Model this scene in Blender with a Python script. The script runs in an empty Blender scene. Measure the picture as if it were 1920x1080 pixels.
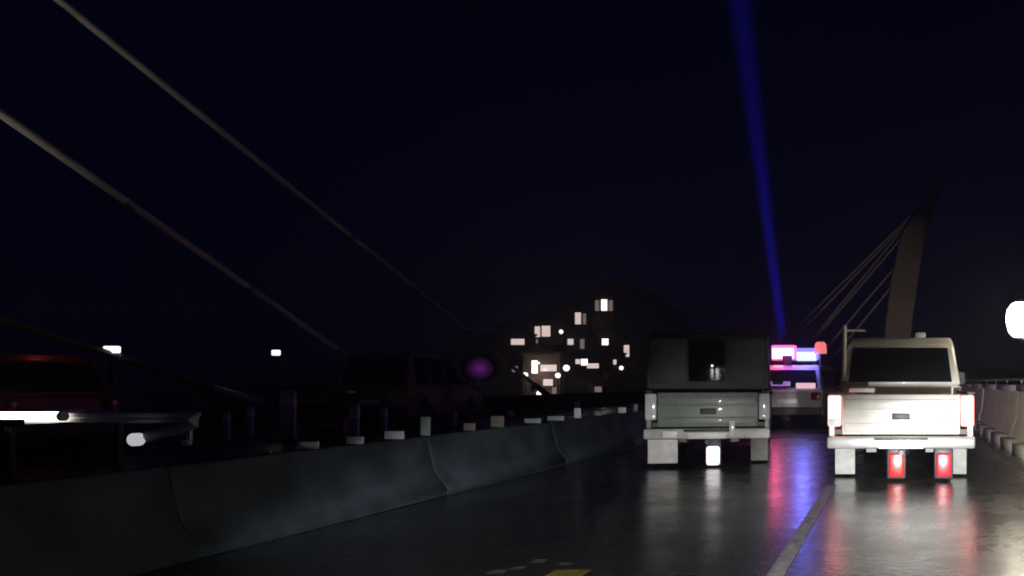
import bpy, bmesh, math, random
from mathutils import Vector, Matrix
random.seed(7)
R = math.radians
scene = bpy.context.scene
C = scene.collection

# ------------------------------------------------------------------ camera
F = 1500.0; VX, VY, CAMH = 1680.0, 715.0, 1.2       # focal length in px, vanishing point of the road, eye height
cam_d = bpy.data.cameras.new('camera'); cam = bpy.data.objects.new('camera', cam_d); C.objects.link(cam)
cam_d.sensor_width = 36.0; cam_d.lens = F / 1920 * 36
cam_d.shift_x = (960 - VX) / 1920; cam_d.shift_y = (VY - 540) / 1920
cam_d.clip_start = 0.05; cam_d.clip_end = 4000
cam.location = (0, 0, CAMH); cam.rotation_euler = (R(90), 0, 0)
scene.camera = cam
def at(px, py, Y):
    return Vector(((px - VX) / F * Y, Y, CAMH - (py - VY) / F * Y))

# ------------------------------------------------------------------ world, moon, exposure
w = bpy.data.worlds.new('World'); scene.world = w; w.use_nodes = True
wn, wl = w.node_tree.nodes, w.node_tree.links
wn.clear()
sky = wn.new('ShaderNodeTexSky'); sky.sky_type = 'NISHITA'; sky.sun_disc = False
sky.sun_elevation = R(40); sky.sun_rotation = R(210)   # the moon stands where a sun would; sky.altitude = 0
tint = wn.new('ShaderNodeMix'); tint.data_type = 'RGBA'; tint.blend_type = 'MULTIPLY'
tint.inputs[0].default_value = 1.0; tint.inputs[7].default_value = (0.16, 0.14, 1.0, 1)
bg = wn.new('ShaderNodeBackground'); bg.inputs[1].default_value = 0.0012
wo = wn.new('ShaderNodeOutputWorld')
wl.new(sky.outputs[0], tint.inputs[6]); wl.new(tint.outputs[2], bg.inputs[0]); wl.new(bg.outputs[0], wo.inputs[0])
moon_d = bpy.data.lights.new('moon', 'SUN'); moon_d.energy = 0.003; moon_d.angle = R(0.5); moon_d.color = (0.75, 0.85, 1.0)
moon = bpy.data.objects.new('moon', moon_d); C.objects.link(moon); moon.rotation_euler = (R(50), 0, R(150))
scene.view_settings.view_transform = 'Standard'; scene.view_settings.look = 'None'
scene.view_settings.exposure = 0.0; scene.view_settings.gamma = 1.0
scene.view_settings.use_curve_mapping = False
scene.render.engine = 'CYCLES'
scene.cycles.use_denoising = True
scene.cycles.max_bounces = 6; scene.cycles.volume_bounces = 1
scene.cycles.pixel_filter_type = 'BLACKMAN_HARRIS'; scene.cycles.filter_width = 1.9
scene.cycles.sample_clamp_indirect = 4.0

# ------------------------------------------------------------------ helpers: materials
MATS = {}
def mat(name, col, rough=0.5, metal=0.0, noise=0.0, nscale=8.0, col2=None, bump=0.0, bscale=60.0, coat=0.0, rvar=0.0, spec=0.5):
    """Principled paint / concrete / rubber with dirt noise in object space."""
    if name in MATS: return MATS[name]
    m = bpy.data.materials.new(name); m.use_nodes = True
    n, l = m.node_tree.nodes, m.node_tree.links
    b = n['Principled BSDF']
    b.inputs['Roughness'].default_value = rough; b.inputs['Metallic'].default_value = metal
    b.inputs['Coat Weight'].default_value = coat; b.inputs['Specular IOR Level'].default_value = spec
    b.inputs['Base Color'].default_value = (*col, 1)
    tc = n.new('ShaderNodeTexCoord')
    if noise > 0:
        t = n.new('ShaderNodeTexNoise'); t.inputs['Scale'].default_value = nscale; t.inputs['Detail'].default_value = 7
        l.new(tc.outputs['Object'], t.inputs['Vector'])
        r = n.new('ShaderNodeValToRGB'); r.color_ramp.elements[0].position = 0.5 - 0.25; r.color_ramp.elements[1].position = 0.5 + 0.25
        c2 = col2 or tuple(c * (1 - noise) for c in col)
        r.color_ramp.elements[0].color = (*c2, 1); r.color_ramp.elements[1].color = (*col, 1)
        l.new(t.outputs['Fac'], r.inputs[0]); l.new(r.outputs[0], b.inputs['Base Color'])
        if rvar > 0:
            mr = n.new('ShaderNodeMapRange'); mr.inputs[3].default_value = max(0.02, rough - rvar); mr.inputs[4].default_value = rough + rvar
            l.new(t.outputs['Fac'], mr.inputs[0]); l.new(mr.outputs[0], b.inputs['Roughness'])
    if bump > 0:
        t2 = n.new('ShaderNodeTexNoise'); t2.inputs['Scale'].default_value = bscale; t2.inputs['Detail'].default_value = 5
        l.new(tc.outputs['Object'], t2.inputs['Vector'])
        bp = n.new('ShaderNodeBump'); bp.inputs['Strength'].default_value = bump; bp.inputs['Distance'].default_value = 0.02
        l.new(t2.outputs['Fac'], bp.inputs['Height']); l.new(bp.outputs[0], b.inputs['Normal'])
    MATS[name] = m
    return m
def emit(name, col, strength, base=(0.05, 0.05, 0.05)):
    """a lit lens: plastic / glass that gives off light"""
    if name in MATS: return MATS[name]
    m = bpy.data.materials.new(name); m.use_nodes = True
    b = m.node_tree.nodes['Principled BSDF']
    b.inputs['Base Color'].default_value = (*base, 1); b.inputs['Roughness'].default_value = 0.25
    b.inputs['Emission Color'].default_value = (*col, 1); b.inputs['Emission Strength'].default_value = strength
    MATS[name] = m
    return m

def wet_asphalt():
    m = bpy.data.materials.new('wet_asphalt'); m.use_nodes = True
    n, l = m.node_tree.nodes, m.node_tree.links; b = n['Principled BSDF']
    tc = n.new('ShaderNodeTexCoord')
    big = n.new('ShaderNodeTexNoise'); big.inputs['Scale'].default_value = 0.55; big.inputs['Detail'].default_value = 6
    fine = n.new('ShaderNodeTexNoise'); fine.inputs['Scale'].default_value = 90; fine.inputs['Detail'].default_value = 4
    l.new(tc.outputs['Object'], big.inputs['Vector']); l.new(tc.outputs['Object'], fine.inputs['Vector'])
    cr = n.new('ShaderNodeValToRGB')
    cr.color_ramp.elements[0].position = 0.35; cr.color_ramp.elements[1].position = 0.7
    cr.color_ramp.elements[0].color = (0.018, 0.018, 0.020, 1); cr.color_ramp.elements[1].color = (0.040, 0.038, 0.036, 1)
    l.new(big.outputs['Fac'], cr.inputs[0])
    mx = n.new('ShaderNodeMix'); mx.data_type = 'RGBA'; mx.blend_type = 'OVERLAY'; mx.inputs[0].default_value = 0.5
    l.new(cr.outputs[0], mx.inputs[6]); l.new(fine.outputs['Fac'], mx.inputs[7]); l.new(mx.outputs[2], b.inputs['Base Color'])
    mr = n.new('ShaderNodeMapRange'); mr.inputs[1].default_value = 0.38; mr.inputs[2].default_value = 0.60
    mr.inputs[3].default_value = 0.18; mr.inputs[4].default_value = 0.36
    pud = n.new('ShaderNodeTexNoise'); pud.inputs['Scale'].default_value = 1.1; pud.inputs['Detail'].default_value = 8; pud.inputs['Roughness'].default_value = 0.65
    l.new(tc.outputs['Object'], pud.inputs['Vector'])
    l.new(pud.outputs['Fac'], mr.inputs[0]); l.new(mr.outputs[0], b.inputs['Roughness'])
    mid = n.new('ShaderNodeTexNoise'); mid.inputs['Scale'].default_value = 14; mid.inputs['Detail'].default_value = 6
    l.new(tc.outputs['Object'], mid.inputs['Vector'])
    bp0 = n.new('ShaderNodeBump'); bp0.inputs['Strength'].default_value = 0.10; bp0.inputs['Distance'].default_value = 0.03
    l.new(mid.outputs['Fac'], bp0.inputs['Height'])
    bp = n.new('ShaderNodeBump'); bp.inputs['Strength'].default_value = 0.16; bp.inputs['Distance'].default_value = 0.01
    l.new(fine.outputs['Fac'], bp.inputs['Height']); l.new(bp0.outputs[0], bp.inputs['Normal']); l.new(bp.outputs[0], b.inputs['Normal'])
    b.inputs['Specular IOR Level'].default_value = 0.5
    b.inputs['Coat Weight'].default_value = 0.55; b.inputs['Coat Roughness'].default_value = 0.20; b.inputs['Coat IOR'].default_value = 1.33   # the film of rain
    l.new(bp0.outputs[0], b.inputs['Coat Normal'])
    return m

# ------------------------------------------------------------------ helpers: meshes
class MB:
    def __init__(s): s.bm = bmesh.new()
    def box(s, x0, x1, y0, y1, z0, z1, bev=0.0, seg=2):
        t = bmesh.new(); bmesh.ops.create_cube(t, size=1)
        for v in t.verts:
            v.co = Vector(((x0 + x1) / 2 + v.co.x * (x1 - x0), (y0 + y1) / 2 + v.co.y * (y1 - y0), (z0 + z1) / 2 + v.co.z * (z1 - z0)))
        if bev > 0: bmesh.ops.bevel(t, geom=t.edges[:] , offset=bev, segments=seg, affect='EDGES', profile=0.5)
        s._join(t); return s
    def _join(s, t):
        me = bpy.data.meshes.new('tmp'); t.to_mesh(me); t.free(); s.bm.from_mesh(me); bpy.data.meshes.remove(me)
    def tube(s, pts, rad, n=8, caps=True):
        pts = [Vector(p) for p in pts]; rs = rad if isinstance(rad, (list, tuple)) else [rad] * len(pts)
        rings = []
        for i, p in enumerate(pts):
            d = (pts[min(i + 1, len(pts) - 1)] - pts[max(i - 1, 0)]).normalized()
            u = d.orthogonal().normalized() if abs(d.z) < 0.99 else Vector((1, 0, 0))
            if abs(d.z) < 0.99: u = d.cross(Vector((0, 0, 1))).normalized()
            v = d.cross(u)
            rings.append([s.bm.verts.new(p + (u * math.cos(2 * math.pi * k / n) + v * math.sin(2 * math.pi * k / n)) * rs[i]) for k in range(n)])
        for a, b in zip(rings, rings[1:]):
            for k in range(n): s.bm.faces.new((a[k], a[(k + 1) % n], b[(k + 1) % n], b[k]))
        if caps: s.bm.faces.new(rings[0][::-1]); s.bm.faces.new(rings[-1])
        return s
    def lathe(s, prof, center=(0, 0, 0), axis='Z', n=20):
        """prof: (radius, height) pairs"""
        c = Vector(center); rings = []
        for r, h in prof:
            ring = []
            for k in range(n):
                a = 2 * math.pi * k / n; p = Vector((r * math.cos(a), r * math.sin(a), h))
                if axis == 'X': p = Vector((p.z, p.x, p.y))
                if axis == 'Y': p = Vector((p.x, p.z, p.y))
                ring.append(s.bm.verts.new(c + p))
            rings.append(ring)
        for a, b in zip(rings, rings[1:]):
            for k in range(n): s.bm.faces.new((a[k], a[(k + 1) % n], b[(k + 1) % n], b[k]))
        s.bm.faces.new(rings[0]); s.bm.faces.new(rings[-1][::-1])
        return s
    def slab(s, prof, wfun):
        """side profile (y, z) extruded across x between -wfun(y,z) and +wfun(y,z)"""
        L = [s.bm.verts.new((-wfun(y, z), y, z)) for y, z in prof]; Rr = [s.bm.verts.new((wfun(y, z), y, z)) for y, z in prof]
        k = len(prof)
        s.bm.faces.new(L); s.bm.faces.new(Rr[::-1])
        for i in range(k): s.bm.faces.new((L[i], L[(i + 1) % k], Rr[(i + 1) % k], Rr[i]))
        return s
    def prism(s, poly, y0, y1):
        """(x, z) outline extruded along y"""
        a = [s.bm.verts.new((x, y0, z)) for x, z in poly]; b = [s.bm.verts.new((x, y1, z)) for x, z in poly]; k = len(poly)
        s.bm.faces.new(a); s.bm.faces.new(b[::-1])
        for i in range(k): s.bm.faces.new((a[i], b[i], b[(i + 1) % k], a[(i + 1) % k]))
        return s
    def plate(s, quad, th):
        """a planar polygon thickened by th along its normal"""
        q = [Vector(p) for p in quad]; nrm = (q[1] - q[0]).cross(q[2] - q[0]).normalized() * th
        a = [s.bm.verts.new(p) for p in q]; b = [s.bm.verts.new(p + nrm) for p in q]; k = len(q)
        s.bm.faces.new(a[::-1]); s.bm.faces.new(b)
        for i in range(k): s.bm.faces.new((a[i], a[(i + 1) % k], b[(i + 1) % k], b[i]))
        return s
    def build(s, name, m, parent=None, bev=0.0, smooth=True, **tags):
        bmesh.ops.recalc_face_normals(s.bm, faces=s.bm.faces[:])
        me = bpy.data.meshes.new(name); s.bm.to_mesh(me); s.bm.free()
        if smooth:
            for p in me.polygons: p.use_smooth = True
            me.set_sharp_from_angle(angle=R(38))
        o = bpy.data.objects.new(name, me); C.objects.link(o); o.data.materials.append(m)
        if parent: o.parent = parent
        if bev > 0:
            md = o.modifiers.new('bevel', 'BEVEL'); md.width = bev; md.segments = 3; md.limit_method = 'ANGLE'; md.angle_limit = R(30)
        tag(o, **tags)
        return o
def tag(o, label=None, cat=None, group=None, kind=None):
    if label: o['label'] = label
    if cat: o['category'] = cat
    if group: o['group'] = group
    if kind: o['kind'] = kind
    return o
def thing(name, label, cat, loc=(0, 0, 0), rz=0.0, group=None):
    o = bpy.data.objects.new(name, None); C.objects.link(o); o.location = loc; o.rotation_euler = (0, 0, rz)
    o.empty_display_size = 0.2
    return tag(o, label, cat, group)
def part(name, me, m, parent, loc=None):
    o = bpy.data.objects.new(name, me); C.objects.link(o); o.parent = parent
    if loc: o.location = loc
    return o
def light(kind, name, loc, energy, col, parent=None, **kw):
    d = bpy.data.lights.new(name, kind); d.energy = energy; d.color = col
    for k, v in kw.items(): setattr(d, k, v)
    o = bpy.data.objects.new(name, d); C.objects.link(o); o.location = loc
    if parent: o.parent = parent
    return o
def aim(o, direction):
    o.rotation_euler = Vector(direction).to_track_quat('-Z', 'Y').to_euler()

ASPH = wet_asphalt()
CONC = mat('concrete', (0.68, 0.58, 0.40), 0.75, noise=0.35, nscale=2.2, bump=0.25, bscale=40)
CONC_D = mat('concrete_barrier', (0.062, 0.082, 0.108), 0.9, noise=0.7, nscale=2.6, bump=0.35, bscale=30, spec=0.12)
KERB = mat('kerb_stone', (0.58, 0.54, 0.45), 0.6, noise=0.4, nscale=5, bump=0.2)
LINE = mat('road_paint_white', (0.17, 0.165, 0.15), 0.5, noise=0.95, nscale=14)
YEL = mat('road_paint_yellow', (0.36, 0.31, 0.04), 0.5, noise=0.85, nscale=22)
EARTH = mat('dark_earth', (0.05, 0.045, 0.035), 0.95, noise=0.5, nscale=0.2)
SCRUB = mat('hill_scrub', (0.075, 0.065, 0.045), 0.95, noise=0.6, nscale=0.12, bump=0.4, bscale=2)
STEEL = mat('galvanised_steel', (0.42, 0.42, 0.42), 0.42, metal=0.8, noise=0.3, nscale=12)
RAILW = mat('rail_white_paint', (0.78, 0.78, 0.74), 0.4, noise=0.25, nscale=6)
DARKM = mat('dark_metal', (0.03, 0.03, 0.033), 0.45, metal=0.5)
RUB = mat('tyre_rubber', (0.02, 0.02, 0.02), 0.8, noise=0.4, nscale=20)
BLK = mat('black_plastic', (0.018, 0.018, 0.02), 0.55)
GLASS = mat('dark_glass', (0.006, 0.007, 0.010), 0.06, spec=0.5)
WHITE = mat('white_car_paint', (0.52, 0.51, 0.48), 0.32, coat=0.5, noise=0.4, nscale=2.6, rvar=0.1, col2=(0.34, 0.32, 0.28))
GREYP = mat('grey_car_paint', (0.22, 0.22, 0.23), 0.4, coat=0.4, noise=0.35, nscale=3)
CANV = mat('dark_canopy', (0.022, 0.018, 0.019), 0.6, noise=0.5, nscale=3, bump=0.15, bscale=25)
CANV2 = mat('canopy_panel_grey', (0.030, 0.031, 0.032), 0.6, noise=0.4, nscale=4)
CHROME = mat('bumper_metal', (0.55, 0.55, 0.55), 0.3, metal=0.7, noise=0.3, nscale=6)
RIM = mat('wheel_rim', (0.35, 0.35, 0.36), 0.4, metal=0.6)
FLAP = mat('pale_mudflap', (0.22, 0.23, 0.22), 0.7, noise=0.4, nscale=9)
CABLE = mat('cable_sheath', (0.55, 0.53, 0.46), 0.6, noise=0.25, nscale=3)
BAND = mat('reflective_band', (0.75, 0.75, 0.78), 0.35)
PYL = mat('pylon_concrete', (0.36, 0.32, 0.27), 0.8, noise=0.3, nscale=0.3)

# ------------------------------------------------------------------ the setting
def sheet(name, x0, x1, y0, y1, z, m, nx=1, ny=1, parent=None, **t):
    b = MB()
    vs = [[b.bm.verts.new((x0 + (x1 - x0) * i / nx, y0 + (y1 - y0) * j / ny, z)) for i in range(nx + 1)] for j in range(ny + 1)]
    for j in range(ny):
        for i in range(nx): b.bm.faces.new((vs[j][i], vs[j][i + 1], vs[j + 1][i + 1], vs[j + 1][i]))
    return b.build(name, m, parent, smooth=False, **t)
sheet('ground', -2000, 2000, -60, 3000, -1.6, EARTH, kind='structure')
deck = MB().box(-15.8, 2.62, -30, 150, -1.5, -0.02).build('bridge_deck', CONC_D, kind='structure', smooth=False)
road = sheet('road', -14.2, 1.95, -30, 150, 0.0, ASPH, kind='structure')
MB().box(-15.79, -14.2, -30, 150, -0.015, 0.14, 0.012).build('pavement', CONC_D, kind='structure', smooth=False)
# lane paint, worn, a few mm above the asphalt
def paint(name, x0, x1, y0, y1, m):
    o = sheet(name, x0, x1, y0, y1, 0.004, m); o.parent = road; return o
paint('lane_dash', -0.80, -0.69, 4.3, 9.2, LINE)
yy = 12.0
while yy < 70:
    paint('lane_dash', -0.80, -0.69, yy, yy + 2.2, LINE); yy += 4.6
for k in range(6):
    Y = 17.8 + k * 2.1; paint('short_white_dash', -9.75, -9.45, Y, Y + 0.7, LINE)
paint('yellow_dash', -2.16, -1.93, 4.55, 5.09, YEL)
FLECK = mat('worn_paint', (0.20, 0.18, 0.15), 0.6, noise=0.8, nscale=25)
for px, py, a_, b_ in ((932, 1073, 0.05, 0.05), (1010, 1053, 0.045, 0.06), (972, 1066, 0.04, 0.04), (1060, 1058, 0.05, 0.03)):
    Y = F * CAMH / (py - VY); X = (px - VX) / F * Y; paint('paint_fleck', X - a_, X + a_, Y - b_, Y + b_, FLECK)
paint('edge_line', 1.72, 1.84, 3, 70, LINE)

# kerb stones along the right-hand parapet, one by one
kroot = thing('kerb', 'pale stone kerb along the foot of the right-hand concrete parapet', 'kerb')
kb = MB().box(1.95, 2.19, 0.012, 1.488, -0.015, 0.17, 0.02); kme = kb.build('kerb_stone', KERB, kroot)
kme.location = (0, 3, 0)
for k in range(1, 24):
    part('kerb_stone', kme.data, KERB, kroot, (0, 3 + 1.5 * k, random.uniform(-.004, .004)))

# right parapet: precast concrete panels with a coping and a steel hand rail
proot = thing('parapet', 'beige concrete parapet wall lit beside the white pickup', 'parapet')
pp = MB().prism([(2.19, -0.015), (2.58, -0.015), (2.58, 1.02), (2.30, 1.02), (2.26, 0.5), (2.19, 0.3)], 0.012, 2.988).build('concrete_panel', CONC, proot, bev=0.012)
pp.location = (0, 3, 0)
cp = MB().box(2.24, 2.60, 0.006, 2.994, 1.02, 1.13, 0.02).build('coping', KERB, proot); cp.location = (0, 3, 0)
for k in range(1, 16):
    part('concrete_panel', pp.data, CONC, proot, (random.uniform(-.008, .008), 3 + 3 * k, 0)).modifiers.new('bevel', 'BEVEL').width = 0.012
    part('coping', cp.data, KERB, proot, (0, 3 + 3 * k, 0))
MB().tube([(2.44, 3, 1.24), (2.44, 51, 1.24)], 0.03).build('hand_rail', STEEL, proot)
pst = MB().tube([(2.44, 0, 1.12), (2.44, 0, 1.24)], 0.02).build('rail_post', STEEL, proot); pst.location = (0, 3.5, 0)
for k in range(1, 24): part('rail_post', pst.data, STEEL, proot, (0, 3.5 + 2 * k, 0))

# median: jersey barrier units, the near one sloping down to the ground
JX = -5.0
def jersey(h=0.62, w=0.30):
    return [(-w, 0.0), (w, 0.0), (w, 0.07), (w * 0.55, 0.26), (0.09, h - 0.03), (0.065, h), (-0.065, h), (-0.09, h - 0.03), (-w * 0.55, 0.26), (-w, 0.07)]
mroot = thing('median_barrier', 'long blue-grey concrete median barrier running back behind the dark canopy truck', 'barrier', (JX, 0, 0.003))
pr = jersey()
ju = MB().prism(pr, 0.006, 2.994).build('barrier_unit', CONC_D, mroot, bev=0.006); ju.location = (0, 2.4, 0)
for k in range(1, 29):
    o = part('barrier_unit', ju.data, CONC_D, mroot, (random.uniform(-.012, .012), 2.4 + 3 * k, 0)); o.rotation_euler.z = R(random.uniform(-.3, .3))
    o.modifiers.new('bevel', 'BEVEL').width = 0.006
RW = mat('pale_reflector', (0.60, 0.60, 0.66), 0.4); RT = mat('teal_reflector', (0.19, 0.25, 0.25), 0.4); RB_ = mat('brown_reflector', (0.16, 0.13, 0.115), 0.4)
for px, w_, h_, m_ in ((500, 20, 8, RB_), (580, 34, 13, RW), (662, 34, 13, RW), (742, 38, 14, RW), (800, 17, 34, RT), (880, 22, 13, RB_), (936, 24, 20, RB_), (1000, 30, 8, RT), (1040, 30, 8, RT),
                       (1083, 12, 18, RW), (1120, 12, 8, RT), (1165, 14, 10, RW), (1190, 8, 14, RB_)):
    Y = -JX * F / (VX - px); k_ = Y / F
    r_ = MB().box(-w_ * k_ / 2, w_ * k_ / 2, -0.012, 0.012, 0.621, 0.625 + h_ * k_, 0.003).build('top_reflector', m_, mroot); r_.location = (random.uniform(-.02, .02), Y, 0); r_.rotation_euler = (0, 0, R(random.uniform(-14, 14)))
    MB().box(-0.02, 0.02, 0.0125, 0.05, 0.621, 0.624 + h_ * k_ * 0.7, 0.003).build('bracket', DARKM, r_)

# left parapet
lroot = thing('low_parapet', 'low dark concrete parapet on the far left edge of the bridge', 'parapet')
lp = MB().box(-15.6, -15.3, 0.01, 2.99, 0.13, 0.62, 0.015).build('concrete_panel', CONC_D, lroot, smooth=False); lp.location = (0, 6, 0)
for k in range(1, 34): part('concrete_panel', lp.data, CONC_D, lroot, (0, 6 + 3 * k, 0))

# ------------------------------------------------------------------ stay cables on the left, fanning to a mast behind the viewer
def stay(p1, p2, label, X=-15.0, rad=0.075, sheath=CABLE):
    def w3(p): Y = X * F / (p[0] - VX); return Vector((X, Y, CAMH - (p[1] - VY) / F * Y))
    a, b_ = w3(p1), w3(p2); d = (b_ - a).normalized()
    foot = a + d * ((0.75 - a.z) / d.z); top = a - d * ((a.y + 7.2) / d.y)
    root = thing('stay_cable', label, 'cable', (X, foot.y, 0.14), group='stay cables on the left')
    o = Vector((X, foot.y, 0.14))
    MB().tube([top - o, foot - o], rad, 10, False).build('cable_sheath', sheath, root)
    q = foot - d * 1.1
    MB().tube([q - o, foot + d * 0.35 - o], [rad * 1.25, rad * 1.9], 12).build('anchor_sleeve', STEEL, root)
    MB().box(-0.3, 0.3, -0.35, 0.6, 0.0, 0.45, 0.03).build('anchor_block', CONC_D, root)
    for k in range(1, 5):
        c_ = foot - d * (3.2 * k); MB().tube([c_ - d * 0.09 - o, c_ + d * 0.09 - o], rad * 1.22, 10).build('clamp', STEEL, root)
    return top
tops = [stay((110, 0), (590, 388), 'upper pale stay cable crossing the dark sky at top left'),
        stay((0, 212), (400, 492), 'middle stay cable, yellowish at the left edge, below the upper cable'),
        stay((0, 597), (130, 640), 'lowest dim stay cable at the left edge near the red glow', sheath=mat('dimmed_sheath', (0.07, 0.065, 0.06), 0.6))]  # darker copy of the sheath: weaker light put into its colour
# flood lamp on the pavement that lights the cables
fl = thing('flood_lamp', 'small cable flood lamp on the left pavement', 'lamp', (-14.7, 7.5, 0.14))
MB().box(-0.16, 0.16, -0.1, 0.1, 0.12, 0.36, 0.03).build('housing', DARKM, fl)
MB().box(-0.2, 0.2, -0.06, 0.06, 0.0, 0.12, 0.01).build('bracket', DARKM, fl)
s1 = light('SPOT', 'flood_beam', (-0.0, 0.15, 0.45), 430, (1.0, 0.95, 0.80), fl, spot_size=R(90), spot_blend=0.7, shadow_soft_size=0.12)
aim(s1, (0, 0.35, 1.0))

# ------------------------------------------------------------------ crossing bridge far ahead: leaning pylon with harp stays
PY = 180.0
xb = thing('far_bridge', 'distant leaning pylon bridge with parallel stays, faint behind the white pickup', 'bridge', (0, PY, -1.6))
def xz(px, py): p = at(px, py, PY); return (p.x, p.z + 1.6)
MB().prism([xz(1655, 722), xz(1700, 722), xz(1712, 590), xz(1734, 440), xz(1762, 362), xz(1776, 325), xz(1758, 345), xz(1722, 392), xz(1690, 440), xz(1672, 520), xz(1660, 610)], -1.6, 1.6).build('pylon', PYL, xb, bev=0.3)
MB().box(-56, 34, -5, 5, 3.2, 5.4, 0.2).build('deck_girder', PYL, xb, smooth=False)
for k in range(6):
    x = -50 + k * 15; MB().box(x - 0.8, x + 0.8, -2, 2, 0, 3.2).build('pier', PYL, xb, smooth=False)
for (a, c) in (((1722, 395), (1484, 640)), ((1708, 412), (1530, 628)), ((1696, 440), (1512, 655)), ((1688, 490), (1560, 640)), ((1680, 528), (1575, 655)), ((1738, 375), (1440, 668))):
    p, q = Vector((*xz(*a), 0)), Vector((*xz(*c), 0)); d = q - p; q = p + d * ((p.y - 5.4) / -d.y if d.y else 1)
    MB().tube([(p.x, -0.5, p.y), (q.x, -0.5, q.y)], 0.22, 6).build('stay', CABLE, xb)
s2 = light('SPOT', 'pylon_flood', (4, -30, 6), 3600, (1.0, 0.80, 0.66), xb, spot_size=R(60), spot_blend=0.7, shadow_soft_size=0.3)
aim(s2, (-8, 30, 16))

# ------------------------------------------------------------------ hill and hillside houses
def hz(x, y):
    dx = x + 99; sx = 26 if dx > 0 else 44
    h = 38 * math.exp(-(dx / sx) ** 2 - ((y - 300) / 82) ** 2)
    h += (1.6 * math.sin(x * 0.11 + 1) * math.sin(y * 0.09) + 0.9 * math.sin(x * 0.31) * math.cos(y * 0.23 + x * 0.1)) * min(1, h / 8)
    return -1.65 + h + 0.06
b = MB(); nx, ny = 90, 80; grid = []
for j in range(ny + 1):
    row = []
    for i in range(nx + 1):
        x, y = -280 + 270 * i / nx, 155 + 330 * j / ny
        row.append(b.bm.verts.new((x, y, hz(x, y) + random.uniform(-.5, .9) * min(1.6, max(0.2, hz(x, y) / 14)))))
    grid.append(row)
for j in range(ny):
    for i in range(nx): b.bm.faces.new((grid[j][i], grid[j][i + 1], grid[j + 1][i + 1], grid[j + 1][i]))
b.build('hill', SCRUB, kind='structure')

HW = [mat('house_wall_tan', (0.34, 0.27, 0.22), 0.85, noise=0.3, nscale=0.6), mat('house_wall_grey', (0.30, 0.28, 0.27), 0.85, noise=0.3, nscale=0.6),
      mat('house_wall_rose', (0.33, 0.24, 0.22), 0.85, noise=0.3, nscale=0.6)]
ROOF = mat('flat_roof', (0.16, 0.15, 0.14), 0.9, noise=0.3, nscale=1)
LIT = [emit('window_bright', (1.0, 0.84, 0.82), 2.6), emit('window_mid', (1.0, 0.80, 0.76), 0.95), emit('window_dim', (1.0, 0.72, 0.66), 0.22)]
WFR = mat('window_frame', (0.25, 0.23, 0.22), 0.6)
def house(label, cx, ybase, wpx, top, wins, Y, wall, doors=True):
    """wins: (px, py, w px, h px, brightness or None)"""
    for i in range(1, 180):                   # walk up the slope to where the ground meets the foot of the house
        yq = 128 + i
        if hz((cx - VX) / F * yq, yq) >= at(cx, ybase, yq).z: Y = yq - 1; break
    k = Y / F; o = at(cx, ybase, Y); o.z = max(o.z, -1.6)
    root = thing('house', label, 'house', o, group='houses on the hillside')
    W = wpx * k; H = at(0, top, Y).z - o.z
    base = min(0, hz(o.x, Y + 6) - o.z - 1) if Y > 150 else 0
    MB().box(-W / 2, W / 2, 0, W * 0.8, min(base, -0.5), H, 0.05).build('wall', wall, root, smooth=False)
    rf = MB().box(-W / 2 - 0.3, W / 2 + 0.3, -0.3, W * 0.8 + 0.3, H, H + 0.45, 0.05).build('roof', ROOF, root, smooth=False)
    MB().box(W * 0.12, W * 0.36, W * 0.3, W * 0.55, H + 0.45, H + 1.5, 0.04).build('water_tank', HW[1], rf, smooth=False)
    for (px, py, ww, hh, br) in wins:
        p = at(px, py, Y) - o; a, c = ww * k / 2, hh * k / 2
        f = MB().box(p.x - a - 0.12, p.x + a + 0.12, -0.09, 0.05, p.z - c - 0.12, p.z + c + 0.12, 0.02).build('window', WFR, root, smooth=False)
        MB().box(p.x - a, p.x + a, -0.12, -0.092, p.z - c, p.z + c).build('pane', GLASS if br is None else LIT[br], f, smooth=False)
        MB().box(p.x - a - 0.2, p.x + a + 0.2, -0.22, -0.095, p.z - c - 0.24, p.z - c - 0.125).build('sill', WFR, f, smooth=False)
    if doors:
        d = MB().box(-W * 0.34, -W * 0.34 + 1.0, -0.06, 0.05, 0, 2.1, 0.02).build('door', WFR, root, smooth=False)
        MB().box(-W * 0.34 + 0.8, -W * 0.34 + 0.9, -0.12, -0.06, 1.0, 1.1).build('handle', STEEL, d, smooth=False)
    return root
h0 = house('flat-roofed tan house with the brightest cluster of windows, lowest and leftmost on the slope', 1015, 752, 70, 664,
      [(1003, 688, 11, 24, 0), (1029, 690, 30, 12, 1), (1028, 717, 18, 12, 1), (1000, 728, 8, 10, None), (1040, 732, 8, 12, 2)], 128, HW[0])
pl = MB().box(-0.15, 0.15, -1.2, -0.9, 5.6, 5.8, 0.03).build('fill_lamp', emit('fill_glow', (1.0, 0.82, 0.72), 4.0), h0)  # lamp and point light added to brighten the tan house front
MB().tube([(0, -1.0, 5.85), (0, 0.0, 5.9)], 0.04).build('bracket', DARKM, pl)
light('POINT', 'fill_light', (0, -1.6, 4.6), 60, (1.0, 0.78, 0.68), h0, shadow_soft_size=0.2)
house('rose house with a long row of bright windows right of the tan house', 1106, 712, 56, 662,
      [(1096, 679, 12, 12, 0), (1084, 678, 9, 9, 1), (1112, 686, 22, 9, 1), (1126, 699, 8, 8, None)], 170, HW[2])
house('small house with one wide window just right of the rose house', 1147, 706, 34, 664, [(1143, 679, 26, 9, 1), (1155, 693, 8, 8, None)], 182, HW[1])
house('low house with one dim window nearest the dark canopy truck', 1122, 752, 40, 716, [(1122, 730, 13, 10, 2), (1136, 731, 8, 10, None)], 132, HW[1])
house('small house with two dim windows left of the tan house', 968, 716, 26, 676, [(966, 692, 11, 11, 2), (976, 692, 5, 10, None)], 152, HW[1], False)
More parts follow.
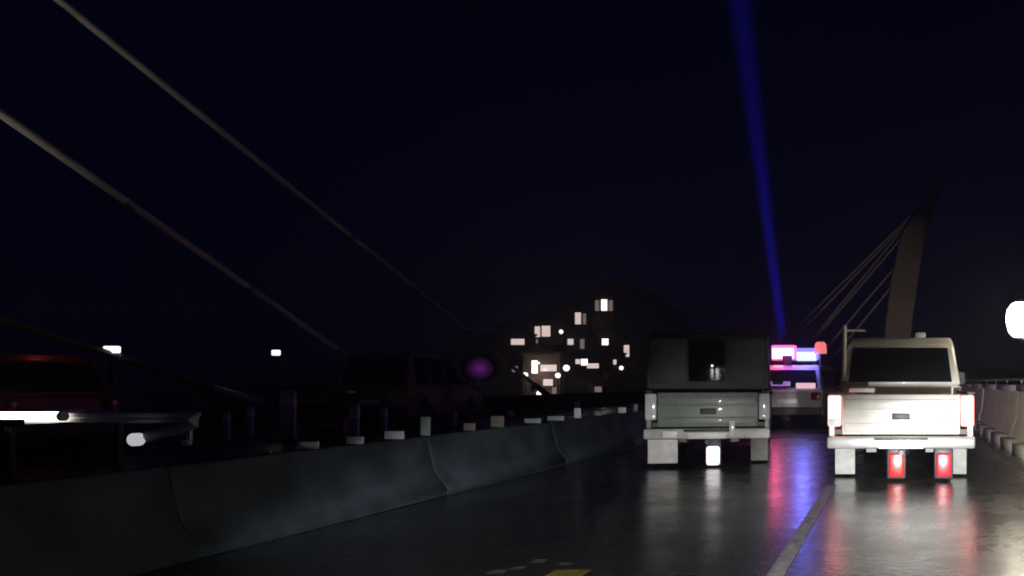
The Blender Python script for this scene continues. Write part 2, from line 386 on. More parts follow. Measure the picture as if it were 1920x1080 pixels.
house('house with one wide pale window above the leftmost lights', 974, 668, 36, 628, [(971, 641, 25, 11, 1), (982, 655, 9, 9, None)], 190, HW[0], False)
house('tan house with a pair of windows side by side, upper left of the hillside', 1016, 652, 48, 606, [(1008, 622, 10, 20, 1), (1024, 621, 16, 20, 1), (1002, 640, 14, 8, 2)], 215, HW[0], False)
house('grey house with two small square windows mid slope', 1082, 664, 40, 628, [(1070, 641, 11, 11, 1), (1092, 645, 8, 18, 2)], 208, HW[1], False)
house('house with one tall narrow window, second highest on the hill', 1088, 622, 28, 582, [(1084, 597, 11, 22, 1), (1096, 598, 6, 20, 2)], 238, HW[2], False)
house('topmost house with one bright tall window on the hill', 1134, 600, 36, 556, [(1133, 572, 11, 21, 0), (1120, 573, 8, 20, 2), (1145, 573, 8, 20, 2)], 258, HW[0], False)
house('house with one bright square window right of the middle of the slope', 1134, 662, 30, 626, [(1135, 641, 12, 12, 0), (1144, 652, 7, 8, None)], 222, HW[2], False)
house('rightmost hillside house with one tall window beside the truck canopy', 1174, 684, 30, 640, [(1175, 658, 10, 22, 1), (1165, 672, 7, 8, None)], 226, HW[1], False)

SLG = emit('street_glow', (1.0, 0.84, 0.78), 2.2)
for px, py, rp, lab in ((985, 703, 5, 'small round street lamp at the lower left foot of the hill'), (1046, 704, 5, 'round street lamp between the tan house and the rose house'),
                        (1062, 690, 6, 'round street lamp just left of the rose house'), (1012, 738, 6, 'lowest round street lamp in front of the tan house'),
                        (1165, 690, 4, 'small round street lamp nearest the truck canopy on the hill'), (1052, 622, 4, 'small round street lamp high on the slope between houses')):
    Y = 126.0
    for i in range(1, 180):
        yq = 126 + i
        if hz((px - VX) / F * yq, yq) >= at(px, py, yq).z - 6: Y = yq - 1; break
    q = at(px, py, Y); z0 = max(-1.6, hz(q.x, Y)) if Y > 155 else -1.6
    t = thing('street_lamp', lab, 'lamp', (q.x, Y, z0), group='street lamps on the hillside')
    MB().tube([(0, 0, 0), (0, 0, q.z - z0 - rp * Y / F)], 0.09, 8).build('post', DARKM, t)
    m = MB(); bmesh.ops.create_icosphere(m.bm, subdivisions=2, radius=rp * Y / F); g_ = m.build('globe', SLG, t); g_.location.z = q.z - z0

# ------------------------------------------------------------------ vehicles
def wheel(parent, x, y, r=0.36, wd=0.24):
    t = MB().lathe([(r * 0.62, -wd / 2), (r * 0.93, -wd / 2), (r, -wd / 2 + 0.04), (r, wd / 2 - 0.04), (r * 0.93, wd / 2), (r * 0.62, wd / 2)], (0, 0, 0), 'X', 28)
    o = t.build('wheel', RUB, parent); o.location = (x, y, r)
    s = 1 if x > 0 else -1
    MB().lathe([(r * 0.60, s * (wd / 2 - 0.05)), (r * 0.60, s * (wd / 2 - 0.01)), (r * 0.30, s * (wd / 2 - 0.04)), (r * 0.12, s * (wd / 2 + 0.01)), (0.02, s * (wd / 2 + 0.012))], (0, 0, 0), 'X', 20).build('rim', RIM, o)
    return o
def arch(cy, r, zb, n=9):
    """points over a wheel opening, from the front side to the rear side"""
    a0 = math.asin(max(-1, min(1, (zb - 0.36) / r)))
    return [(cy + r * math.cos(a0 + (math.pi - 2 * a0) * k / n), 0.36 + r * math.sin(a0 + (math.pi - 2 * a0) * k / n)) for k in range(n + 1)]
TAIL = emit('tail_lamp_red', (1.0, 0.27, 0.24), 4.2, (0.3, 0.01, 0.01))
LOWRED = emit('low_lamp_red', (1.0, 0.03, 0.02), 0.32, (0.35, 0.01, 0.01))
LOWCRIM = emit('low_lamp_crimson', (0.9, 0.015, 0.07), 0.28, (0.35, 0.01, 0.02))
REDREF = mat('red_reflector', (0.25, 0.01, 0.015), 0.2)
AMBER = mat('amber_lens', (0.5, 0.16, 0.02), 0.2)
PLATE = mat('number_plate', (0.72, 0.72, 0.70), 0.4)
CLEAR = mat('clear_lens', (0.6, 0.62, 0.64), 0.12)

def pickup(root, paint_m, tail_m, flap_m, bump_m, L=4.9, hw=0.87, canopy=None):
    """rear end at y=0, faces +y"""
    yb = 1.75                                   # bed length
    lean = lambda y, z: hw - max(0, z - 1.12) * 0.16
    ra, fa = 0.95, 3.95
    # bed sides with wheel openings
    for s in (-1, 1):
        prof = [(0.03, 0.50), (0.03, 1.04), (yb, 1.04), (yb, 0.50)] + arch(ra, 0.44, 0.50)
        m = MB()
        a = [m.bm.verts.new((s * hw, y, z)) for y, z in prof]; c = [m.bm.verts.new((s * (hw - 0.07), y, z)) for y, z in prof]; k = len(prof)
        m.bm.faces.new(a); m.bm.faces.new(c[::-1])
        for i in range(k): m.bm.faces.new((a[i], a[(i + 1) % k], c[(i + 1) % k], c[i]))
        sd = m.build('bed_side', paint_m, root, bev=0.012)
        MB().box(s * hw - 0.05 - s * 0.02, s * hw + 0.05 - s * 0.02, 0.05, yb - 0.02, 1.041, 1.075, 0.012).build('bed_rail', BLK, sd)
    MB().box(-hw + 0.071, hw - 0.071, 0.06, yb, 0.56, 0.62).build('bed_floor', BLK, root)
    # tailgate with pressed panels
    tg = MB().box(-hw + 0.16, hw - 0.16, -0.035, 0.03, 0.56, 1.045, 0.018).build('tailgate', paint_m, root)
    MB().box(-hw + 0.19, hw - 0.19, -0.062, -0.036, 0.86, 0.985, 0.012).build('upper_pressing', paint_m, tg)
    MB().box(-hw + 0.19, hw - 0.19, -0.058, -0.036, 0.60, 0.70, 0.012).build('lower_pressing', paint_m, tg)
    MB().box(-0.11, 0.11, -0.05, -0.0355, 0.74, 0.82, 0.01).build('handle', BLK, tg)
    for s in (-1, 1):
        x0, x1 = sorted((s * (hw - 0.15), s * (hw + 0.005)))
        tl = MB().box(x0, x1, -0.045, 0.028, 0.66, 1.03, 0.02).build('tail_lamp', tail_m, root)
        MB().box(x0 + 0.01, x1 - 0.01, -0.056, -0.0455, 0.67, 0.75, 0.004).build('clear_lens', CLEAR, tl)
    bp = MB().box(-hw - 0.01, hw + 0.01, -0.16, 0.0, 0.40, 0.545, 0.03).build('rear_bumper', bump_m, root)
    MB().box(-0.32, 0.32, -0.175, -0.161, 0.50, 0.535, 0.004).build('step_pad', BLK, bp)
    MB().box(-0.26, 0.26, -0.172, -0.1605, 0.405, 0.49, 0.004).build('number_plate', PLATE, root)
    MB().tube([(0, -0.2, 0.36), (0, 0.3, 0.36)], 0.03).build('tow_bar', DARKM, root)
    for s in (-1, 1):
        MB().box(s * 0.70 - 0.125, s * 0.70 + 0.125, 0.42, 0.435, 0.035, 0.50, 0.005).build('mudflap', flap_m, root)
    MB().box(-0.42, -0.30, 0.1, L - 0.4, 0.34, 0.48).build('chassis_rail', DARKM, root)
    MB().box(0.30, 0.42, 0.1, L - 0.4, 0.34, 0.48).build('chassis_rail', DARKM, root)
    MB().tube([(-0.7, ra, 0.36), (-0.15, ra, 0.36), (-0.1, ra, 0.36), (0.1, ra, 0.36), (0.15, ra, 0.36), (0.7, ra, 0.36)], [0.05, 0.05, 0.14, 0.14, 0.05, 0.05], 12).build('axle', DARKM, root)
    # cab and nose
    cabp = [(yb + 0.03, 0.42), (yb + 0.03, 1.14), (L - 1.32, 1.14), (L - 0.25, 1.02), (L - 0.03, 0.86), (L, 0.45), (L - 0.1, 0.42)] + arch(fa, 0.44, 0.42)
    MB().slab(cabp, lambda y, z: hw - (0.07 if y > L - 0.3 else 0)).build('cab_body', paint_m, root, bev=0.035)
    gp = [(yb + 0.05, 1.135), (yb + 0.16, 1.72), (yb + 0.34, 1.84), (L - 1.95, 1.86), (L - 1.72, 1.80), (L - 1.0, 1.135)]
    MB().slab(gp, lean).build('cab_roof', paint_m, root, bev=0.05)
    # rear window
    def onrear(z, x, off): y = yb + 0.05 + (z - 1.135) / (1.72 - 1.135) * 0.11; return (x, y - off, z)
    q = [onrear(1.19, -0.74, .004), onrear(1.19, 0.74, .004), onrear(1.68, 0.68, .004), onrear(1.68, -0.68, .004)]
    MB().plate(q, 0.012).build('rear_window', GLASS, root, smooth=False)
    for s in (-1, 1):
        def sp(y, z): return (s * (lean(0, z) + 0.004), y, z)
        for (y0, y1, y2, y3) in ((yb + 0.22, yb + 0.98, yb + 0.98, yb + 0.32), (yb + 1.06, yb + 2.0, yb + 1.50, yb + 1.06)):
            q = [sp(y0, 1.2), sp(y1, 1.2), sp(y2, 1.72), sp(y3, 1.72)]
            MB().plate(q if s > 0 else q[::-1], 0.008).build('side_window', GLASS, root, smooth=False)
        for y0, y1 in ((yb + 0.16, yb + 1.0), (yb + 1.04, yb + 1.95)):
            dd = MB().box(s * hw - 0.008 + s * 0.0, s * hw + 0.008, y0, y1, 0.55, 1.13, 0.006).build('door', paint_m, root)
            MB().box(s * hw - 0.03, s * hw + 0.035, y0 + 0.05, y0 + 0.22, 0.98, 1.02, 0.008).build('handle', BLK, dd)
        MB().box(s * (hw + 0.12) - 0.10, s * (hw + 0.12) + 0.10, yb + 1.85, yb + 1.93, 1.14, 1.36, 0.03).build('side_mirror', BLK, root)
        x0, x1 = sorted((s * 0.50, s * 0.79)); MB().box(x0, x1, L - 0.12, L + 0.004, 0.68, 0.84, 0.02).build('headlight', CLEAR, root)
        wheel(root, s * (hw - 0.14), ra); wheel(root, s * (hw - 0.14), fa)
    q = [(-0.70, L - 1.03, 1.165), (0.70, L - 1.03, 1.165), (0.66, L - 1.66, 1.75), (-0.66, L - 1.66, 1.75)]
    MB().plate([(x, y + 0.012, z + 0.012) for x, y, z in q][::-1] if False else [(x, y + 0.012, z + 0.012) for x, y, z in q], 0.008).build('windscreen', GLASS, root, smooth=False)
    MB().box(-0.46, 0.46, L - 0.02, L + 0.012, 0.66, 0.82, 0.01).build('grille', BLK, root)
    MB().box(-hw + 0.06, hw - 0.06, L - 0.1, L + 0.09, 0.40, 0.60, 0.03).build('front_bumper', bump_m, root)
    return hw

# --- the white pickup, straight ahead in the right-hand lane
wp = thing('pickup_truck', 'white pickup truck seen from behind in the right lane beside the parapet', 'pickup', (0.06, 9.62, 0), 0)
pickup(wp, WHITE, TAIL, FLAP, CHROME)
for x, m, lab in ((-0.055, LOWRED, 'bright red low lamp'), (0.51, LOWCRIM, 'crimson low lamp')):
    o = MB().box(x - 0.09, x + 0.09, -0.10, -0.05, 0.06, 0.345, 0.024, 3).build('low_red_lamp', m, wp, label=lab)
    MB().box(x - 0.115, x + 0.115, -0.049, 0.0, 0.03, 0.399, 0.02).build('housing', DARKM, o)
MB().box(-0.03, 0.13, 2.5, 2.62, 1.855, 1.94, 0.02).build('roof_lamp', CLEAR, wp).location.x = 0.26
MB().tube([(-0.80, 1.85, 1.10), (-0.80, 1.86, 2.0)], 0.03).build('rack_post', RAILW, wp)
MB().tube([(-0.80, 1.86, 1.93), (-0.5, 1.9, 1.93)], 0.02).build('rack_bar', RAILW, wp)
bx = MB().box(-0.15, 0.15, -0.12, 0.12, 0, 0.44, 0.03).build('storage_box', WHITE, label='white box standing in the left of the white pickup bed', cat='box')
bx.location = (-0.42, 9.95, 0.621)
MB().box(-0.16, 0.16, -0.13, 0.13, 0.441, 0.50, 0.02).build('lid', RAILW, bx)

# --- the dark canopy truck in the next lane
ct = thing('canopy_truck', 'dark pickup with a boxy canopy and pale bumper in the middle lane', 'truck', (-2.64, 11.25, 0), R(8.5))
pickup(ct, mat('charcoal_car_paint', (0.21, 0.245, 0.22), 0.45, coat=0.3, noise=0.4, nscale=3), CLEAR, mat('grey_mudflap', (0.08, 0.08, 0.078), 0.7, noise=0.4, nscale=9), mat('dull_bumper', (0.55, 0.53, 0.50), 0.45, noise=0.4, nscale=5), hw=0.85)
MB().box(-0.80, -0.40, -0.155, -0.135, 0.07, 0.399, 0.012).build('splash_guard', mat('white_splash_guard', (0.78, 0.75, 0.74), 0.6, noise=0.3, nscale=8), ct)
can = MB().slab([(0.02, 1.08), (0.04, 1.80), (0.12, 1.90), (1.62, 1.92), (1.76, 1.86), (1.78, 1.08)], lambda y, z: 0.86 - max(0, z - 1.1) * 0.05).build('canopy', CANV, ct, bev=0.03)
for x0, x1 in ((-0.78, -0.30), (0.26, 0.77)):
    MB().box(x0, x1, -0.004, 0.018, 1.16, 1.80, 0.01).build('canopy_panel', CANV2, can)
MB().box(-0.27, 0.23, -0.002, 0.02, 1.2, 1.78, 0.01).build('canopy_window', GLASS, can)
wkl = emit('work_lamp_white', (1.0, 0.90, 0.93), 1.6)
wk = MB().box(-0.01, 0.17, -0.22, -0.14, 0.04, 0.30, 0.03).build('work_lamp', wkl, ct)
MB().box(-0.03, 0.19, -0.138, -0.09, 0.02, 0.40, 0.01).build('bracket', DARKM, wk)
MB().box(-0.60, -0.40, -0.19, -0.165, 0.42, 0.52, 0.01).build('reflector', PLATE, ct)
MB().box(0.30, 0.38, -0.19, -0.165, 0.43, 0.66, 0.01).build('clear_reversing_lens', CLEAR, ct)

# --- the police car beyond, with the flashing bar
REDL = emit('beacon_red', (1.0, 0.14, 0.50), 1.7, (0.3, 0.01, 0.02))
BLUL = emit('beacon_blue', (0.22, 0.20, 1.0), 1.7, (0.01, 0.02, 0.3))
REDB = emit('beacon_dull_red', (1.0, 0.22, 0.22), 0.9, (0.3, 0.02, 0.02))
def suv(root, paint_m, L=4.6, hw=0.90, belt=0.98, roof=1.62, hood=0.98):
    fa, ra = L - 0.92, 0.88
    prof = [(0.03, 0.36), (0.0, 0.62), (0.06, belt), (L - 1.35, belt), (L - 0.3, hood - 0.10), (L - 0.04, hood - 0.22), (L, 0.5), (L - 0.06, 0.32)] + arch(fa, 0.43, 0.32) + arch(ra, 0.43, 0.34)
    MB().slab(prof, lambda y, z: hw - (0.06 if (y > L - 0.32 or y < 0.02) else 0)).build('body', paint_m, root, bev=0.045)
    lean = lambda y, z: hw - 0.03 - max(0, z - belt) * 0.20
    gp = [(0.10, belt - 0.01), (0.38, roof - 0.10), (0.60, roof), (L - 2.35, roof + 0.02), (L - 2.05, roof - 0.03), (L - 1.25, belt - 0.01)]
    MB().slab(gp, lean).build('cabin', paint_m, root, bev=0.05)
    sl = (roof - 0.10 - belt); ry = lambda z: 0.10 + (z - belt) / sl * 0.28
    z0, z1 = belt + 0.06, roof - 0.13
    q = [(-0.74, ry(z0) - 0.008, z0), (0.74, ry(z0) - 0.008, z0), (0.64, ry(z1) - 0.008, z1), (-0.64, ry(z1) - 0.008, z1)]
    MB().plate(q, 0.01).build('rear_window', GLASS, root, smooth=False)
    fy = lambda z: L - 1.25 - (z - belt) / (roof - 0.03 - belt) * 0.80
    q = [(-0.74, fy(z0) + 0.012, z0), (0.74, fy(z0) + 0.012, z0), (0.64, fy(z1) + 0.012, z1), (-0.64, fy(z1) + 0.012, z1)]
    MB().plate(q[::-1], 0.01).build('windscreen', GLASS, root, smooth=False)
    for s in (-1, 1):
        def sp(y, z): return (s * (lean(0, z) + 0.004), y, z)
        for (a0, a1, a2, a3) in ((0.42, 1.18, 1.18, 0.62), (1.26, 2.10, 2.05, 1.26), (2.18, 3.10, 2.52, 2.18)):
            k = L / 4.6; q = [sp(a0 * k, z0), sp(a1 * k, z0), sp(a2 * k, z1), sp(a3 * k, z1)]
            MB().plate(q if s > 0 else q[::-1], 0.008).build('side_window', GLASS, root, smooth=False)
        for y0, y1 in ((1.30, 2.12), (2.16, 3.15)):
            d = MB().box(s * hw - 0.007, s * hw + 0.007, y0, y1, 0.42, belt - 0.02, 0.005).build('door', paint_m, root)
            MB().box(s * hw - 0.02, s * hw + 0.03, y0 + 0.06, y0 + 0.22, belt - 0.14, belt - 0.10, 0.008).build('handle', BLK, d)
        MB().box(s * (hw + 0.1) - 0.09, s * (hw + 0.1) + 0.09, L - 1.75, L - 1.66, belt, belt + 0.17, 0.03).build('side_mirror', BLK, root)
        x0, x1 = sorted((s * 0.60, s * 0.83)); MB().box(x0, x1, -0.03, 0.05, belt - 0.26, belt - 0.06, 0.02).build('tail_lamp', REDREF, root)
        x0, x1 = sorted((s * 0.52, s * 0.80)); MB().box(x0, x1, L - 0.10, L + 0.012, hood - 0.36, hood - 0.22, 0.02).build('headlight', CLEAR, root)
        wheel(root, s * (hw - 0.13), ra, 0.35); wheel(root, s * (hw - 0.13), fa, 0.35)
    MB().box(-hw + 0.03, hw - 0.03, -0.07, 0.12, 0.34, 0.55, 0.04).build('rear_bumper', BLK, root)
    MB().box(-0.26, 0.26, -0.03, -0.005, 0.64, 0.75, 0.005).build('number_plate', PLATE, root)
    MB().box(-0.45, 0.45, L - 0.03, L + 0.012, 0.52, 0.70, 0.01).build('grille', BLK, root)
pc = thing('police_car', 'white police car with a glowing red and blue light bar on its roof', 'police car', (-2.74, 20.2, 0), R(-4))
suv(pc, WHITE)
zr = 1.66
lb = MB().box(-0.66, 0.62, 0.95, 1.27, zr + 0.03, zr + 0.10, 0.02).build('light_bar', BLK, pc)
MB().box(-0.64, 0.0, 0.97, 1.25, zr + 0.102, zr + 0.50, 0.04).build('red_lens', REDL, lb)  # lenses oversized: the glare's coloured halo is put into their shape and colour
MB().box(0.02, 0.60, 0.97, 1.25, zr + 0.102, zr + 0.42, 0.04).build('blue_lens', BLUL, lb)
MB().box(-0.60, -0.03, 0.935, 0.969, zr + 0.14, zr + 0.42, 0.012).build('red_glare_core', emit('glare_core_pink', (1.0, 0.60, 0.88), 2.6), lb)  # pale glowing plates paint the washed-out core of the glare
MB().box(0.05, 0.57, 0.935, 0.969, zr + 0.08, zr + 0.32, 0.012).build('blue_glare_core', emit('glare_core_blue', (0.46, 0.56, 1.0), 1.9), lb)
for s in (-0.5, 0.5): MB().box(s - 0.04, s + 0.04, 1.05, 1.17, zr - 0.06, zr + 0.03).build('mount', BLK, lb)
bc = MB().lathe([(0.16, 0), (0.16, 0.1), (0.15, 0.24), (0.10, 0.30)], (0.74, 0.62, zr + 0.26), 'Z', 16).build('beacon', REDB, pc)
MB().tube([(0.74, 0.62, 1.5), (0.74, 0.62, zr + 0.258)], 0.03).build('beacon_post', DARKM, bc)
light('POINT', 'red_flash', (-0.45, 0.2, zr + 0.25), 32, (1.0, 0.08, 0.22), pc, shadow_soft_size=0.1)
light('POINT', 'blue_flash', (0.35, 0.2, zr + 0.22), 50, (0.15, 0.15, 1.0), pc, shadow_soft_size=0.1)
MB().box(-0.70, 0.05, 0.10, 0.14, 1.08, 1.20, 0.015).build('glare_strip', emit('glare_purple', (0.55, 0.25, 1.0), 0.5), pc)  # glowing strips added to spread the glare of the light bar
MB().box(0.20, 0.70, 0.06, 0.10, 1.02, 1.16, 0.015).build('glare_strip', emit('glare_pink', (1.0, 0.62, 0.72), 0.8), pc)
# lamp added on the roof: its upward blue beam stands in for a lens streak
sr = MB().lathe([(0.10, 0), (0.13, 0.06), (0.13, 0.20), (0.10, 0.21)], (-0.15, 0.7, zr), 'Z', 16).build('streak_lamp', BLK, pc)
bs = light('SPOT', 'streak_beam', (-0.22, 0.7, zr + 0.215), 2000000, (0.03, 0.018, 1.0), pc, spot_size=R(5.0), spot_blend=1.0, shadow_soft_size=0.12)
aim(bs, (-0.128, 0.0, 1.0))

# --- the car whose headlamps light the road, its bonnet under the camera
vc = thing('parked_car', 'dark car at the very front whose headlamps light the wet road', 'car', (-0.0, 0.0, 0), R(14))
vc.location = Vector((0.05, 0.45, 0)) - Matrix.Rotation(R(14), 3, 'Z') @ Vector((0, 4.6, 0))
suv(vc, GREYP, hood=0.86, belt=0.88, roof=1.45)
def headlamp(x, yaw, power, size, blend, pitch):
    hl = light('SPOT', 'headlamp_beam', (x, 4.66, 0.60), power, (0.98, 0.97, 0.94), vc, spot_size=R(size), spot_blend=blend, shadow_soft_size=0.06)
    aim(hl, (math.sin(R(14 + yaw)), math.cos(R(14 + yaw)), -math.tan(R(pitch))))
headlamp(0.62, 6.0, 11000, 64, 0.32, 25.4)       # dipped beams: the cut-off falls across the tailgate
headlamp(-0.62, -15.5, 2000, 63, 0.35, 25.8)

# ------------------------------------------------------------------ roadside things
# lantern on the right parapet
LAMPW = emit('lantern_white', (1.0, 0.90, 0.70), 34.0)
ln = thing('parapet_lantern', 'bright white lantern on a bracket arm at the right edge of the photo', 'lamp', (2.47, 11.2, 1.131))
MB().lathe([(0.10, 0), (0.10, 0.04), (0.045, 0.08), (0.04, 0.50)], (0, 0, 0), 'Z', 16).build('post', DARKM, ln)
MB().tube([(0, 0, 0.49), (0, 0, 0.60), (-0.12, 0, 0.70), (-0.40, 0, 0.62), (-0.66, 0, 0.64), (-0.74, 0, 0.69)], 0.03, 8).build('arm', DARKM, ln)
MB().lathe([(0.08, 0.692), (0.15, 0.76), (0.19, 0.92), (0.175, 1.06), (0.11, 1.15), (0.04, 1.18)], (-0.74, 0, 0), 'Z', 20).build('globe', LAMPW, ln)
MB().lathe([(0.07, 1.17), (0.05, 1.21), (0.01, 1.26)], (-0.74, 0, 0), 'Z', 12).build('finial', DARKM, ln)

# white rail across the left carriageway with a lit tube and a folded end
GY = 9.6
gr = thing('guard_rail', 'white steel guard rail with a bent end at the left edge', 'guard rail', (-9.8, GY, 0))
def wbeam(pts):
    """W-section swept along a path of (x, y, z)"""
    m = MB(); sec = [(0.0, 0.155), (-0.05, 0.12), (-0.05, 0.05), (0.0, 0.015), (0.0, -0.015), (-0.05, -0.05), (-0.05, -0.12), (0.0, -0.155)]
    rings = []
    for i, (x, y, z, s) in enumerate(pts):
        f = [m.bm.verts.new((x, y + d * s, z + h * s)) for d, h in sec]; bk = [m.bm.verts.new((x, y + d * s + 0.012, z + h * s)) for d, h in sec][::-1]
        rings.append(f + bk)
    k = len(rings[0])
    for a, c in zip(rings, rings[1:]):
        for i in range(k): m.bm.faces.new((a[i], a[(i + 1) % k], c[(i + 1) % k], c[i]))
    m.bm.faces.new(rings[0]); m.bm.faces.new(rings[-1][::-1])
    return m
wbeam([(-2.6, 0, 0.755, .42), (1.30, 0, 0.765, .42)]).build('beam', RAILW, gr)
MB().tube([(1.302, -0.02, 0.80), (1.42, -0.03, 0.79), (1.42, -0.06, 0.70), (1.30, -0.10, 0.63), (1.12, -0.14, 0.59), (0.98, -0.18, 0.545)], [0.05, 0.06, 0.075, 0.07, 0.06, 0.07], 10).build('bent_end', RAILW, gr)
MB().lathe([(0.02, -0.05), (0.075, -0.04), (0.075, 0.04), (0.02, 0.05)], (0.92, -0.25, 0.52), 'Y', 14).build('end_reflector', emit('reflector_painted_glow', (0.9, 0.92, 1.0), 0.5), gr)  # reflector given emission in place of the light it would throw back
MB().lathe([(0.01, -0.03), (0.035, -0.02), (0.035, 0.02), (0.01, 0.03)], (1.38, -0.12, 0.47), 'Y', 12).build('small_reflector', BAND, gr)
MB().tube([(1.38, -0.06, 0.66), (1.38, -0.07, 0.44)], 0.03, 8).build('end_strut', STEEL, gr)
for x in (-2.2, -0.9, 0.4):
    MB().box(x - 0.04, x + 0.04, 0.03, 0.10, 0.003, 0.80, 0.01).build('post', DARKM, gr)
tb = thing('tube_light', 'bright white strip light fixed along the guard rail at the left edge', 'light', (-10.4, GY - 0.12, 0.785))
MB().tube([(-1.6, 0, 0), (0.50, 0, 0)], 0.055, 10).build('tube', emit('strip_white', (1.0, 0.98, 0.88), 4.5), tb)
tr = MB().box(-1.68, 0.58, -0.46, 0.09, -0.10, -0.07, 0.008).build('shield_tray', DARKM, tb)  # tray and lip added to keep the tube's light off the wet road
MB().box(-1.68, 0.58, -0.475, -0.461, -0.10, -0.012, 0.004).build('shield_lip', DARKM, tr)
for x in (-1.65, 0.5): MB().tube([(x, 0, 0), (x + 0.05, 0, 0)], 0.056, 10).build('end_cap', RAILW, tb)

# red-lit car just inside the left edge
rc = thing('dark_car', 'dark maroon car glowing dimly red at the far left edge behind the rail', 'car', (-13.1, 12.6, 0), R(84))
suv(rc, mat('maroon_paint', (0.20, 0.035, 0.02), 0.5, coat=0.2))
bcn = MB().lathe([(0.10, 0), (0.10, 0.06), (0.09, 0.16), (0.05, 0.2)], (0.0, 1.5, 1.63), 'Z', 14).build('beacon', emit('beacon_orange_red', (1.0, 0.12, 0.03), 0.6, (0.3, 0.02, 0.01)), rc)
light('POINT', 'beacon_glow', (0.3, 0.75, 1.95), 0.5, (1.0, 0.10, 0.03), rc, shadow_soft_size=0.1)

# low lamp posts at the left parapet
PL = emit('post_lamp_white', (1.0, 0.93, 0.95), 1.5)
def lamp_post(px, py, label, wide):
    Y = 15.0 * F / (VX - px); z = at(px, py, Y).z
    t = thing('lamp_post', label, 'lamp', (-14.98, Y, 0.14), group='low lamp posts on the left pavement')
    MB().tube([(0, 0, 0), (0, 0, z - 0.24)], [0.055, 0.04], 10).build('post', DARKM, t)
    MB().box(-wide, wide, -0.05, 0.05, z - 0.14 - 0.07, z - 0.14 + 0.06, 0.02).build('lamp_head', PL, t)
    MB().box(-wide - 0.03, wide + 0.03, -0.08, 0.08, z - 0.14 + 0.062, z - 0.14 + 0.09, 0.01).build('cap', DARKM, t)
lamp_post(208, 655, 'low lamp post with a wide white head above the white guard rail', 0.13)
lamp_post(516, 661, 'low lamp post with a small white head left of the red plastic barrier', 0.08)

# purple illuminated sign on a grey post
Ys = 28.0; p = at(898, 690, Ys)
ps = thing('lit_sign', 'small glowing purple sign box on a grey post in the middle distance', 'sign', (p.x, Ys, 0.14))
MB().tube([(0, 0, 0), (0, 0, p.z - 0.55)], 0.09, 10).build('post', FLAP, ps)
purple = emit('purple_face', (0.42, 0.07, 0.62), 0.16)
pn, pl_ = purple.node_tree.nodes, purple.node_tree.links            # soft glow painted into the emission, brighter in the middle
tcn = pn.new('ShaderNodeTexCoord'); mp = pn.new('ShaderNodeMapping'); mp.inputs['Location'].default_value = (-0.12, 0, -(p.z - 0.15) * 1.9); mp.inputs['Scale'].default_value = (1.55, 0, 1.9)
gr_ = pn.new('ShaderNodeTexGradient'); gr_.gradient_type = 'QUADRATIC_SPHERE'
ml = pn.new('ShaderNodeMath'); ml.operation = 'MULTIPLY'; ml.inputs[1].default_value = 0.20
pl_.new(tcn.outputs['Object'], mp.inputs[0]); pl_.new(mp.outputs[0], gr_.inputs[0]); pl_.new(gr_.outputs['Fac'], ml.inputs[0])
pl_.new(ml.outputs[0], pn['Principled BSDF'].inputs['Emission Strength'])
def oval(w_, h_, n=28): return [(w_ * math.cos(2 * math.pi * k / n), p.z - 0.15 + h_ * math.sin(2 * math.pi * k / n)) for k in range(n)]
MB().prism(oval(0.60, 0.48), -0.06, 0.10).build('sign_box', BLK, ps, bev=0.02)
MB().prism(oval(0.56, 0.44), -0.075, -0.061).build('sign_face', purple, ps)

# guide posts, cones, red barrier
POSTM = mat('guide_post_plastic', (0.55, 0.57, 0.58), 0.5, noise=0.3, nscale=10)
def guide_post(px, py0, py1, Y, wpx, label, m=POSTM):
    a = at(px, py0, Y); h = a.z - 0.004; hw_ = wpx * Y / F / 2; z0 = max(0, at(px, py1, Y).z)
    t = thing('guide_post', label, 'post', (a.x, Y, 0.004 if a.x > -14.2 else 0.141), group='guide posts on the left carriageway')
    MB().box(-hw_ * 2.0, hw_ * 2.0, -hw_ * 2.0, hw_ * 2.0, 0, 0.05, 0.015).build('base', RUB, t)
    MB().box(-hw_, hw_, -0.035, 0.035, 0.05, h, 0.015).build('post', m, t)
    MB().box(-hw_ - 0.003, hw_ + 0.003, -0.039, 0.039, h * 0.66, h * 0.86, 0.004).build('reflective_band', BAND, t)
guide_post(541, 733, 792, 16.0, 26, 'widest grey guide post, below the small lamp left of the red barrier')
guide_post(665, 758, 812, 15.6, 15, 'pale pinkish guide post touching the right end of the red plastic barrier')
guide_post(720, 764, 800, 18.6, 10, 'thin dim guide post right of the red barrier, in front of the parked van')
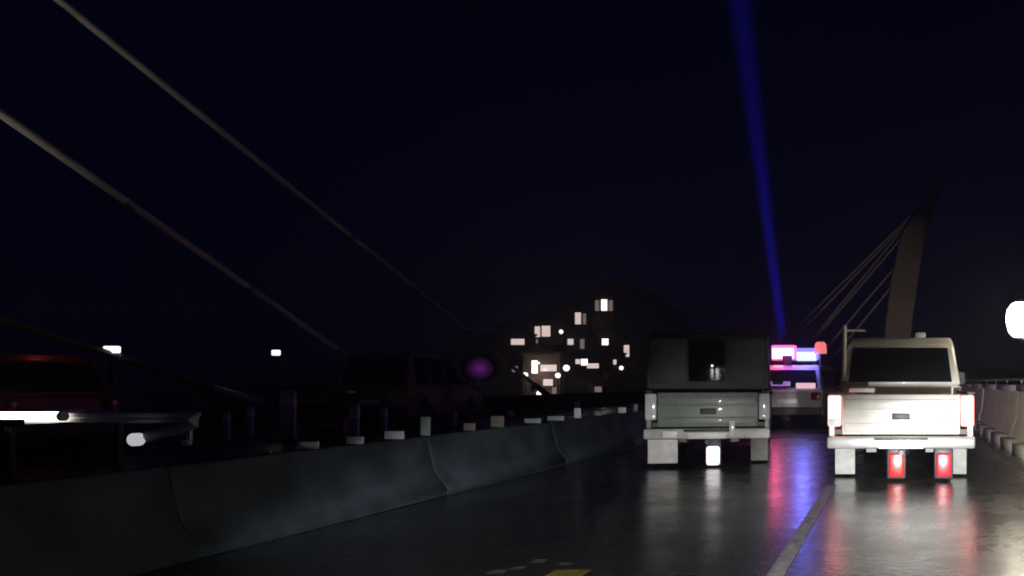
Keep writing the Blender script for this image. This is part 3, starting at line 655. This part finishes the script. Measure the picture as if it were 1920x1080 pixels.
guide_post(1083, 752, 782, 30.0, 9, 'small guide post rising just behind the middle of the median barrier')
guide_post(470, 762, 795, 16.8, 9, 'thin dim guide post left of the widest grey guide post')
guide_post(425, 770, 800, 15.5, 11, 'dim guide post just right of the bent end of the guard rail')
guide_post(850, 770, 800, 20.5, 10, 'thin guide post just left of the purple sign post')
guide_post(958, 770, 792, 26.0, 11, 'small pale guide post right of the purple sign')
pvn = thing('parked_van', 'dim grey parked van behind the red plastic barrier on the left carriageway', 'van', (-12.75, 19.4, 0), R(6))
suv(pvn, mat('taupe_paint', (0.19, 0.155, 0.135), 0.5, coat=0.2, noise=0.3, nscale=3), roof=1.92, belt=1.05, hood=1.05)
rb = thing('plastic_barrier', 'dull red plastic road barrier beside the pale guide post', 'barrier', (at(628, 800, 15.9).x, 15.9, 0.004))
RP = mat('red_plastic', (0.11, 0.015, 0.03), 0.5, noise=0.3, nscale=6)
MB().prism([(-0.34, 0), (0.34, 0), (0.34, 0.10), (0.28, 0.20), (0.28, 0.44), (0.16, 0.52), (-0.16, 0.52), (-0.28, 0.44), (-0.28, 0.20), (-0.34, 0.10)], -0.18, 0.18).build('body', RP, rb, bev=0.03)
MB().box(-0.2, 0.2, -0.186, -0.1805, 0.26, 0.38, 0.002).build('reflective_strip', mat('dim_strip', (0.4, 0.2, 0.22), 0.5), rb)
# ------------------------------------------------------------------ mist added so the blue beam and lamp glow show
hzb = MB().box(-330, 120, -29, 500, -2.6, 66).build('haze', None or bpy.data.materials.new('mist'), smooth=False, kind='stuff')
mm = hzb.data.materials[0]; mm.use_nodes = True; mn = mm.node_tree.nodes; mn.clear()
pv = mn.new('ShaderNodeVolumePrincipled'); pv.inputs['Density'].default_value = 0.0018; pv.inputs['Color'].default_value = (0.85, 0.87, 0.9, 1); pv.inputs['Anisotropy'].default_value = 0.6
mo = mn.new('ShaderNodeOutputMaterial'); mm.node_tree.links.new(pv.outputs[0], mo.inputs['Volume'])
tag(hzb, 'thin mist added to the night air to show the beam and lamp glow', 'mist')
